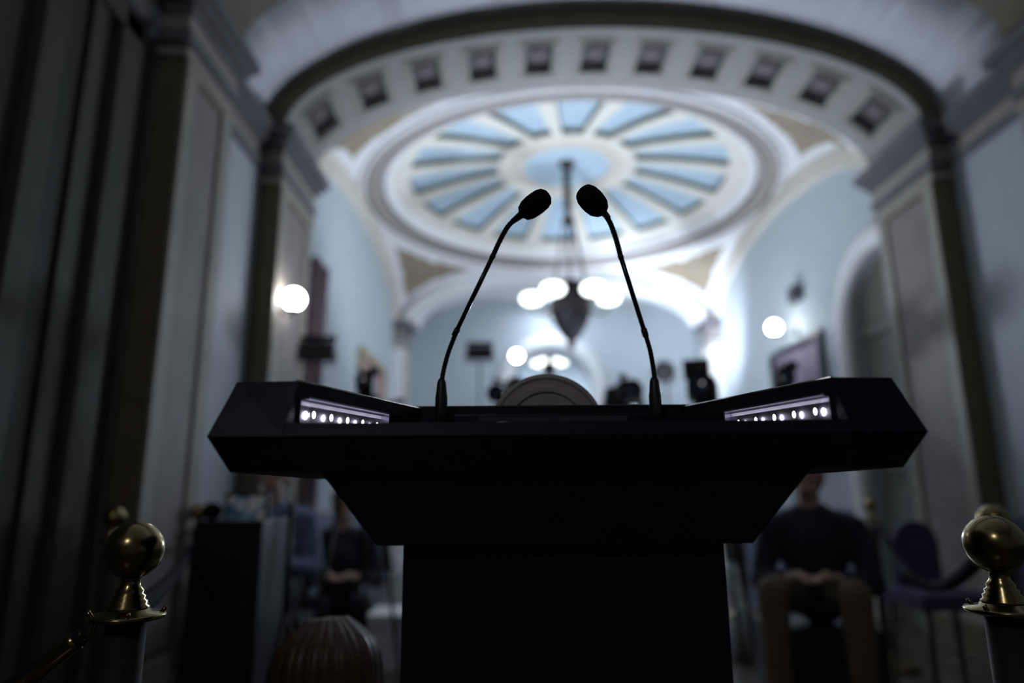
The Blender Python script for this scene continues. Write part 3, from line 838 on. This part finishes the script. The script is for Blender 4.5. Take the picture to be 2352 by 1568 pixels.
# ------------------------------------------------------------------ video cameras on tripods
CAMG = 'video cameras waiting on tripods'
def video_camera(label, c, rot=0, k=1.0, kind=0, group=CAMG):
    """c = centre of the camera body; faces the lectern (-y)"""
    o = thing('video_camera', label, 'camera', (c.x, c.y, c.z), rot)
    o.scale = (k, k, k)
    bm = bmesh.new(); box(bm, -.06, .06, -.14, .14, -.08, .06, bev=.012)
    if kind != 1: box(bm, -.09, -.06, -.05, .08, -.05, .04, bev=.006)
    mesh('body', bm, M_PLAST, o)
    bm = bmesh.new(); lathe(bm, [(0, 0), (.040, 0), (.042, .05), (.048, .06), (.048, .12), (.060, .125), (.064, .17), (.054, .17), (.05, .14), (0, .14)], Matrix.Translation((0, -.14, -.01)) @ Matrix.Rotation(PI / 2, 4, 'X'), 28); ln = mesh('lens', bm, M_PLAST, o, True)
    bm = bmesh.new(); lathe(bm, [(0, .145), (.035, .145), (.048, .141), (0, .141)], Matrix.Translation((0, -.14, -.01)) @ Matrix.Rotation(PI / 2, 4, 'X'), 24)
    mesh('front_glass', bm, mat('lens_glass', (.10, .13, .22), .05, .0, spec=1.0, coat=1.0), ln, True)
    if kind == 3:
        bm = bmesh.new(); lathe(bm, [(0, .05), (.03, .055), (.018, .075), (.018, .10), (.028, .115), (.02, .135), (0, .14)], None, 20); mesh('top_knob', bm, M_PLAST, o, True)
        bm = bmesh.new(); prism(bm, [(-.13, -.02, -.09), (.13, -.02, -.09), (.13, .12, -.09), (-.13, .12, -.09)], [(-.10, 0, .055), (.10, 0, .055), (.10, .10, .055), (-.10, .10, .055)]); mesh('side_hood', bm, M_PLAST, o)
        return o
    bm = bmesh.new(); tube(bm, spline([(0, -.09, .05), (0, -.08, .105), (0, .0, .115), (0, .08, .11), (0, .10, .05)], 6), .012, 10); mesh('handle', bm, M_PLAST, o, True)
    bm = bmesh.new(); box(bm, .02, .10, -.12, -.02, .07, .125, bev=.008) if kind != 2 else box(bm, -.10, .03, -.08, .02, .06, .16, bev=.008); mesh('viewfinder', bm, M_PLAST, o)
    bm = bmesh.new(); tube(bm, [(-.05, -.20, .10), (-.05, .02, .10)], .013, 12); mesh('shotgun_microphone', bm, M_FOAM, o, True)
    return o


def tripod(label, c, k=1.0, pan=None):
    o = thing('tripod', label, 'tripod', (c.x, c.y, 0)); h = c.z - .085 * k
    bm = bmesh.new(); lathe(bm, [(0, h - .14), (.035, h - .14), (.055, h - .10), (.06, h - .05), (.04, h - .03), (.07, h - .02), (.07, h - .004), (0, h - .004)], None, 20); mesh('fluid_head', bm, M_PLAST, o, True)
    bm = bmesh.new(); dv = pan or Vector((.25, .30, -.18)); tube(bm, [(0, 0, h - .06), Vector((0, 0, h - .06)) + dv], .008, 8); tube(bm, [Vector((0, 0, h - .06)) + dv * .75, Vector((0, 0, h - .06)) + dv * 1.02], .014, 10); mesh('pan_bar', bm, M_PLAST, o, True)
    for q in range(3):
        a = q * 2 * PI / 3 + .9; ca, sa = math.cos(a), math.sin(a); bm = bmesh.new()
        top = Vector((ca * .04, sa * .04, h - .13)); ft = Vector((ca * .30, sa * .30, .012)); sd = Vector((-sa, ca, 0)) * .02; mid = top.lerp(ft, .55)
        tube(bm, [top - sd, mid - sd], .008, 8); tube(bm, [top + sd, mid + sd], .008, 8); tube(bm, [top.lerp(ft, .35), ft], .009, 8); tube(bm, [mid - sd * 1.2, mid + sd * 1.2], .014, 8); ball(bm, ft, .015, 10)
        mesh('leg', bm, M_PLAST, o, True)
    return o


for lab, tl, px, py, Y, rot, k, kind, pan in (
        ('black video camera left of the microphones, its round lens glinting', 'black tripod under the camera left of the microphones', 844, 884, 3.6, .1, .66, 0, Vector((.20, -.02, .03))),
        ('black video camera with a small knob on top, between the right microphone and the plaque', 'black tripod under the camera beside the plaque', 1432, 909, 5.0, .0, 1.22, 3, None),
        ('black video camera with a raised square viewfinder, just right of the right microphone', 'black tripod under the camera with the raised square viewfinder', 1620, 898, 4.1, -.35, 1.16, 2, None),
        ('greyish video camera in front of the framed picture on the right wall', 'black tripod under the greyish camera by the right wall', 1795, 880, 5.3, -.3, 1.2, 1, None),
        ('dark video camera half hidden behind the round plaque', 'black tripod under the camera hidden behind the plaque', 1178, 912, 3.9, -.4, .8, 0, None)):
    c = at(px, py, Y); video_camera(lab, c, rot, k, kind)
    tripod(tl, c, k, pan)

# ------------------------------------------------------------------ things on the walls
def picture(label, side, y0, y1, z0, z1, frame_m, canvas_m, fw=.06):
    x = XL if side < 0 else XR; s = 1 if side < 0 else -1
    o = thing('framed_picture', label, 'picture', (x, (y0 + y1) / 2, z0)); h = z1 - z0; hw = (y1 - y0) / 2
    bm = bmesh.new()
    for a, b_, c, d_ in ((-hw, hw, 0, fw), (-hw, hw, h - fw, h), (-hw, -hw + fw, fw, h - fw), (hw - fw, hw, fw, h - fw)): box(bm, *sorted((0, s * .06)), a, b_, c, d_, bev=.01)
    mesh('frame', bm, frame_m, o)
    bm = bmesh.new(); box(bm, *sorted((0, s * .025)), -hw + fw, hw - fw, fw, h - fw); mesh('canvas', bm, canvas_m, o)
    return o


M_CANVAS = mat('mauve_canvas', (.20, .15, .20), .6, noise=.5, scale=3)
M_CANV2 = mat('rose_canvas', (.34, .20, .21), .6, noise=.35, scale=3)
picture('dark-framed mauve picture on the right wall beyond the arched door', 1, 6.35, 7.65, 1.25, 2.53, mat('black_frame', (.02, .018, .02), .4), M_CANVAS)
picture('gilt-framed rose picture low on the left wall near the far pier', -1, 7.35, 8.75, 1.2, 2.62, mat('gilt', (.42, .32, .18), .4, .6, noise=.3, scale=20), M_CANV2, .09)
pb = at(1846, 675, 6.8)
bm = bmesh.new(); box(bm, -.09, 0, -.10, .10, -.08, .08, bev=.01); lathe(bm, [(0, 0), (.04, 0), (.035, .03), (0, .03)], Matrix.Translation((-.09, 0, 0)) @ Matrix.Rotation(-PI / 2, 4, 'Y'), 20)
o = mesh('wall_speaker', bm, mat('slate_plastic', (.06, .065, .08), .5), None); o.location = (XR, pb.y, pb.z); tag(o, 'small dark box fixed high on the right wall above the picture', 'wall box')
# dark red curtain by the left wall
bm = bmesh.new(); n = 60; g = []
for i in range(n + 1):
    y = 5.30 + .38 * i / n; x = XL + .07 + .03 * math.sin(i * .6) + .01 * math.sin(i * 2.3)
    g.append([bm.verts.new((x + .01 * math.sin(z * 3 + i), y, z)) for z in (0.02, .6, 1.2, 1.8, 2.4, 2.93)])
for i in range(n):
    for j in range(5): bm.faces.new([g[i][j], g[i + 1][j], g[i + 1][j + 1], g[i][j + 1]])
bmesh.ops.solidify(bm, geom=bm.faces[:], thickness=.006)
o = mesh('curtain_panel', bm, mat('dusty_rose_cloth', (.34, .24, .27), .9, noise=.2), None, True); tag(o, 'dusty rose curtain panel hanging against the left wall behind the pier', 'curtain')

# ------------------------------------------------------------------ equipment on the floor
c0 = at(527, 1195, 2.9)
o = thing('equipment_cabinet', 'tall black equipment cabinet on the left with a small screen on top', 'cabinet', (c0.x, 2.9, 0))
HT = c0.z
bm = bmesh.new(); box(bm, -.14, .14, 0, .32, .04, HT, bev=.008); mesh('body', bm, M_PLAST, o)
for k in range(3):
    bm = bmesh.new(); z = .10 + k * (HT - .12) / 3; box(bm, -.125, .125, -.010, .002, z, z + (HT - .2) / 3, bev=.004); dr = mesh('drawer', bm, M_PLAST, o)
    bm = bmesh.new(); tube(bm, [(-.04, -.008, z + .12), (-.04, -.025, z + .12), (.04, -.025, z + .12), (.04, -.008, z + .12)], .004, 8); mesh('handle', bm, M_PLAST, dr)
for sx in (-1, 1):
    for sy in (.04, .28): bm = bmesh.new(); lathe(bm, [(0, -.015), (.02, -.015), (.02, .015), (0, .015)], Matrix.Translation((sx * .11, sy, .02)) @ Matrix.Rotation(PI / 2, 4, 'Y'), 16); mesh('caster', bm, M_PLAST, o, True)
# monitor
sm = bpy.data.materials.new('lit_screen_picture'); sm.use_nodes = True; nt = sm.node_tree; b = nt.nodes['Principled BSDF']; b.inputs['Base Color'].default_value = (.01, .01, .01, 1)
tc = nt.nodes.new('ShaderNodeTexCoord'); no = nt.nodes.new('ShaderNodeTexNoise'); no.inputs['Scale'].default_value = 14; rp = nt.nodes.new('ShaderNodeValToRGB')
for pos, c in ((.35, (.02, .03, .07)), (.46, (.05, .12, .18)), (.54, (.30, .31, .34)), (.62, (.26, .21, .19)), (.7, (.06, .12, .12))):
    e = rp.color_ramp.elements.new(pos); e.color = c + (1,)
nt.links.new(tc.outputs['Object'], no.inputs['Vector']); nt.links.new(no.outputs['Fac'], rp.inputs['Fac']); nt.links.new(rp.outputs['Color'], b.inputs['Emission Color']); b.inputs['Emission Strength'].default_value = .22
c1 = at(566, 1170, 3.0)
o = thing('monitor', 'small lit monitor standing on the black cabinet', 'monitor', (c1.x, 3.0, HT + .002))
zc = c1.z - HT
bm = bmesh.new(); box(bm, -.095, .095, 0, .03, zc - .07, zc + .07, bev=.006); mesh('case', bm, M_PLAST, o)
bm = bmesh.new(); box(bm, -.078, .078, -.003, .001, zc - .055, zc + .055); mesh('screen', bm, sm, o)
bm = bmesh.new(); box(bm, -.04, .04, 0, .06, 0.0, .008); box(bm, -.015, .015, .01, .03, .0, zc - .06); mesh('foot', bm, M_PLAST, o)
c2 = at(482, 1180, 3.0)
bm = bmesh.new(); ball(bm, (0, 0, .035), (.045, .04, .038), 16); tube(bm, [(-.02, 0, .06), (.02, 0, .06)], .01, 8)
o = mesh('headset', bm, M_FOAM, None, True); o.location = (c2.x, 3.02, HT); tag(o, 'small dark pouch lying on the left of the black cabinet top', 'pouch')

# papers, bag on the floor
pf = at(885, 1540, 4.3)
o = thing('document_box', 'white box standing on the floor just left of the lectern column', 'box', (pf.x + .10, 4.5, 0))
bm = bmesh.new(); box(bm, -.22, .22, -.18, .18, 0, .28, bev=.006); mesh('body', bm, M_WHITE, o)
bm = bmesh.new(); box(bm, -.23, .23, -.19, .19, .24, .31, bev=.006); mesh('lid', bm, M_WHITE, o)
pg = at(1708, 1510, 4.3)
bm = bmesh.new(); prism(bm, [(-.13, -.07, 0), (.13, -.07, 0), (.13, .07, 0), (-.13, .07, 0)], [(-.05, -.02, .30), (.05, -.02, .30), (.05, .02, .30), (-.05, .02, .30)])
bmesh.ops.bevel(bm, geom=bm.edges[:], offset=.02, segments=3, affect='EDGES')
o = mesh('cloth_bag', bm, mat('pale_grey_canvas', (.30, .31, .31), .9, noise=.1), None, True); o.location = (pg.x + .12, 4.62, 0); tag(o, 'pale grey bag on the floor just right of the lectern column', 'bag')

# chair with a rounded purple back by the right pier
c3 = at(2098, 1196, 3.95)
o = thing('side_chair', 'purple upholstered chair with a rounded back against the right pier', 'chair', (c3.x + .0, 3.85, 0), 0)
zt = c3.z
M_PUR = mat('violet_upholstery', (.06, .05, .105), .85, noise=.15)
bm = bmesh.new(); pts = [(-.12, .50)] + [(-.12 * math.cos(PI * k / 16), zt - .12 + .12 * math.sin(PI * k / 16)) for k in range(17)] + [(.12, .50)]
prism(bm, [(x, .10, z) for x, z in pts], [(x, .15, z) for x, z in pts]); mesh('backrest', bm, M_PUR, o)
bm = bmesh.new(); box(bm, -.20, .20, -.25, .15, .42, .50, bev=.02); mesh('seat', bm, M_PUR, o)
for sx in (-.17, .17):
    for sy in (-.22, .12): bm = bmesh.new(); tube(bm, [(sx, sy, .43), (sx * 1.1, sy * 1.1, .0)], [.02, .013], 10); mesh('leg', bm, M_WOOD, o, True)
# blue box
c4 = at(2200, 1345, 3.2)

# ------------------------------------------------------------------ people
M_SKIN = mat('skin', (.42, .27, .21), .55, noise=.06)


def cap(bm, p, q, r0, r1, seg=14):
    p, q = Vector(p), Vector(q); d_ = (q - p).normalized()
    tube(bm, [p, q], [r0, r1], seg); ball(bm, p, r0, seg); ball(bm, q, r1, seg)


def remesh(o, v):
    m = o.modifiers.new('surface', 'REMESH'); m.mode = 'VOXEL'; m.voxel_size = v; m.use_smooth_shade = True
    s = o.modifiers.new('smooth', 'SMOOTH'); s.iterations = 4; s.factor = .5


def person(label, base, J, rot, shirt, trousers, hair_m, hair='short', shoes=M_PLAST):
    """J: joints in metres relative to base; the figure faces local -y"""
    o = thing('person', label, 'person', base, rot)
    V = Vector
    hd = V(J['head']); nk = V(J['neck']); pel = V(J['pelvis']); f = V(J.get('face', (0, -1, 0))).normalized(); rt = f.cross(V((0, 0, 1))).normalized(); up = rt.cross(f)
    Mh = Matrix((( rt.x, -f.x, up.x, 0), (rt.y, -f.y, up.y, 0), (rt.z, -f.z, up.z, 0), (0, 0, 0, 1)))
    W = lambda x, y, z: hd + Mh.to_3x3() @ V((x, y, z))      # y towards the back of the head
    bm = bmesh.new()
    ball(bm, W(0, .012, .02), (.076, .092, .098), 24, 0, Mh); ball(bm, W(0, -.030, -.055), (.050, .055, .050), 18, 0, Mh)
    cap(bm, W(0, -.088, -.005), W(0, -.105, -.022), .009, .013); ball(bm, W(0, -.082, -.058), (.026, .012, .007), 12, 0, Mh)
    for s in (-1, 1):
        ball(bm, W(s * .078, .01, -.005), (.010, .020, .030), 12, 0, Mh); ball(bm, W(s * .030, -.078, .018), (.013, .010, .008), 10, 0, Mh)
    cap(bm, W(0, .02, -.06), nk, .052, .058)
    chest = nk.lerp(pel, .30)
    ball(bm, nk.lerp(pel, .32), (.155, .105, .19), 18); ball(bm, pel, (.15, .11, .10), 18); cap(bm, chest, pel, .12, .125)
    for s, sd in ((-1, 'l'), (1, 'r')):
        sh, el, wr = V(J['sh' + sd]), V(J['el' + sd]), V(J['wr' + sd]); hp, kn, an = V(J['hip' + sd]), V(J['kn' + sd]), V(J['an' + sd])
        cap(bm, nk.lerp(sh, .3), sh, .06, .056); cap(bm, sh, el, .050, .040); cap(bm, el, wr, .039, .026)
        cap(bm, hp, kn, .085, .056); cap(bm, kn, an, .056, .038)
        hdv = (V(J.get('hand' + sd, wr + (wr - el).normalized() * .1)) - wr).normalized(); sv = hdv.cross(V((0, 0, 1))).normalized(); nv = sv.cross(hdv)
        pm = wr + hdv * .05; cap(bm, wr, wr + hdv * .07, .024, .030)
        for i, (off, ln) in enumerate(((-.030, .066), (-.010, .076), (.010, .071), (.030, .055))):
            a = wr + hdv * .082 + sv * off; m1 = a + hdv * ln * .5 - nv * .004; m2 = m1 + hdv * ln * .35 - nv * ln * .4
            cap(bm, a - hdv * .012, m1, .0088, .0082, 8); cap(bm, m1, m2, .0082, .007, 8)
        tb = wr + hdv * .035 - sv * s * .026; cap(bm, tb, tb - sv * s * .025 + hdv * .03, .011, .009, 8); cap(bm, tb - sv * s * .025 + hdv * .03, tb - sv * s * .026 + hdv * .058 - nv * .008, .009, .008, 8)
        toe = V(J.get('toe' + sd, an + V((0, -.17, -.06)))); cap(bm, an, toe, .038, .032)
    body = mesh('body', bm, M_SKIN, o, True); remesh(body, .0085)
    # shirt or jacket
    bm = bmesh.new(); ball(bm, nk.lerp(pel, .32), (.178, .125, .205), 18); cap(bm, chest, pel, .145, .150); ball(bm, pel, (.165, .125, .09), 16); cap(bm, nk + (pel - nk) * .03, nk.lerp(pel, .2), .075, .12)
    for sd in 'lr':
        sh, el, wr = V(J['sh' + sd]), V(J['el' + sd]), V(J['wr' + sd])
        cap(bm, nk.lerp(sh, .25), sh, .075, .070); cap(bm, sh, el, .067, .055); tube(bm, [el, el.lerp(wr, .93)], [.055, .042], 14); ball(bm, el, .055, 14)
    g = mesh('jacket', bm, shirt, o, True); remesh(g, .012)
    bm = bmesh.new(); ball(bm, pel - V((0, 0, .03)), (.160, .122, .11), 16)
    for sd in 'lr':
        hp, kn, an = V(J['hip' + sd]), V(J['kn' + sd]), V(J['an' + sd]); cap(bm, hp, kn, .098, .072); tube(bm, [kn, kn.lerp(an, .96)], [.072, .056], 14); ball(bm, kn, .072, 14)
    g = mesh('trousers', bm, trousers, o, True); remesh(g, .012)
    for sd in 'lr':
        an = V(J['an' + sd]); toe = V(J.get('toe' + sd, an + V((0, -.17, -.06)))); bm = bmesh.new(); cap(bm, V((an.x, an.y, toe.z + .01)), toe, .046, .042); g = mesh('shoe', bm, shoes, o, True)
    # hair
    bm = bmesh.new()
    ball(bm, W(0, .030, .040), (.088, .096, .096), 24, 0, Mh)
    if hair == 'long':
        for k in range(-17, 18):
            a = k * .112; x, y = .088 * math.sin(a), .035 + .088 * math.cos(a)
            P = spline([W(x * .4, .02 + (y - .02) * .4, .128), W(x, y, .07), W(x * 1.12, y * 1.02, -.03), W(x * 1.2, y * 1.08, -.13), W(x * 1.1, y * 1.1 + .01 * math.sin(k * 2.1), -.235 + .02 * math.cos(k * 3))], 5)
            tube(bm, P, [(.009 + .007 * min(1, i / 6) - (.007 * max(0, (i - 15)) / 5)) * (.8 + .35 * ((k * 7) % 5) / 4) for i in range(len(P))], 8)
    else:
        ball(bm, W(0, .045, .0), (.082, .075, .085), 18, 0, Mh)
        for k in range(9): cap(bm, W(-.06 + .015 * k, -.03, .11 - .0006 * (k - 4) ** 2 * 4), W(-.06 + .015 * k + .008, -.072, .092), .018, .009, 8)
    g = mesh('hair', bm, hair_m, o, True)
    return o


M_NAVY = mat('navy_black_cloth', (.014, .014, .026), .85, noise=.2, scale=40)
M_KHAKI = mat('khaki_cloth', (.13, .095, .055), .9, noise=.15, scale=30)
M_SHIRT = mat('blue_stripe_shirt', (.16, .22, .34), .8, noise=.3, scale=20)
M_BROWNH = mat('brown_hair', (.075, .04, .022), .45, noise=.4, scale=80)
M_DARKH = mat('dark_hair', (.015, .012, .012), .5, noise=.3, scale=80)

# seated on a case, right of the lectern, khaki trousers
hp = at(1852, 1098, 3.55)
SX, SY = hp.x, 3.55
def seatedJ(hz, kz=.56, kx=.17, ky=-.36, seat=.42):
    return dict(head=(0, -.02, hz), neck=(0, .0, hz - .20), pelvis=(0, .05, seat + .10), shl=(.19, .0, hz - .25), shr=(-.19, .0, hz - .25), ell=(.25, -.06, hz - .50), elr=(-.25, -.06, hz - .50),
                wrl=(.10, -.24, hz - .46), wrr=(-.10, -.24, hz - .46), hipl=(.09, .03, seat + .09), hipr=(-.09, .03, seat + .09), knl=(kx, ky, kz), knr=(-kx, ky, kz), anl=(kx, ky - .02, .10), anr=(-kx, ky - .02, .10),
                toel=(kx + .02, ky - .17, .045), toer=(-kx - .02, ky - .17, .045))
bm = bmesh.new(); box(bm, -.25, .25, -.16, .22, 0, .375, bev=.015)
o = mesh('road_case', bm, M_PLAST, None); o.location = (SX, SY + .02, 0); tag(o, 'black case the person in khaki trousers sits on', 'case')
person('seated person in a black jacket and khaki trousers, right of the lectern', (SX, SY, 0), seatedJ(hp.z), -.45, M_NAVY, M_KHAKI, M_DARKH)
c5 = at(1835, 1142, 3.2)
# seated on the floor close behind the lectern: only the brown hair shows
hb = at(748, 1575, 1.55)
J = dict(head=(0, 0, hb.z), neck=(.0, .03, hb.z - .19), pelvis=(0, .08, .12), shl=(.17, .05, hb.z - .24), shr=(-.17, .05, hb.z - .24), ell=(.24, -.10, .22), elr=(-.24, -.10, .22), wrl=(.08, -.22, .16), wrr=(-.08, -.22, .16),
         hipl=(.09, .06, .11), hipr=(-.09, .06, .11), knl=(.30, -.22, .12), knr=(-.30, -.22, .12), anl=(-.04, -.36, .06), anr=(.04, -.28, .06), toel=(-.16, -.38, .05), toer=(.16, -.30, .05), face=(-.35, 1, -.15))
J = {k_: v_ for k_, v_ in J.items()}
person('person with long brown hair seen from behind, sitting on the floor left of the lectern', (hb.x, 1.55, 0), J, 0, M_NAVY, M_NAVY, M_BROWNH, 'long')
# blue shirt behind the cabinet
hs = at(622, 1092, 3.9)
bm = bmesh.new(); box(bm, -.22, .22, -.14, .20, 0, .375, bev=.015); o = mesh('road_case', bm, M_PLAST, None); o.location = (hs.x + .02, 3.92, 0); tag(o, 'black case the person in the blue shirt sits on', 'case')
person('seated person in a pale blue shirt behind the monitor and the cabinet', (hs.x + .02, 3.9, 0), seatedJ(hs.z, .54, .13), .15, M_SHIRT, M_NAVY, M_DARKH)
# dark seated figures seen below the left wing
for lab, px, py, Y, rot in (('seated person in dark clothes below the left wing of the lectern', 790, 1160, 4.95, .2),):
    h_ = at(px, py, Y); bm = bmesh.new(); hz = h_.z; seat = max(.10, hz - .78)
    box(bm, -.2, .2, -.14, .2, 0, seat - .045, bev=.01); o = mesh('road_case', bm, M_PLAST, None); o.location = (h_.x, Y + .02, 0); tag(o, 'low black case under the dark-clothed person seated far left', 'case')
    person(lab, (h_.x, Y, 0), seatedJ(hz, seat + .16, .15, -.34, seat), rot, M_NAVY, M_NAVY, M_DARKH)
# light stand pole left
pp = at(668, 1200, 2.45)
o = thing('light_stand', 'thin black stand in front of the person in the blue shirt', 'stand', (pp.x, 2.45, 0)); stand(o, .98, .010, .2)
o = thing('fill_lamp', 'dim round fill lamp added out of view behind the viewer', 'ceiling lamp', (-0.96, -1.82, 3.07))  # unseen lamp added for the soft fill from behind
bm = bmesh.new(); Mr = aim((0, 0, 0), (2.46, 4.82, -1.47)); lathe(bm, [(0, 0), (.28, 0), (.28, .06), (.26, .06), (.26, .04), (0, .04)], Mr, 32); tube(bm, [(0, 0, 0), (-.3, -.78, .1)], .02, 10); mesh('housing', bm, M_STEEL, o, True)
bm = bmesh.new(); lathe(bm, [(0, .045), (.25, .045), (.24, .065), (0, .075)], Mr, 32); mesh('diffuser', bm, glow('rear_fill_glass', (0.93, 0.90, 1.0), 1.5), o, True)
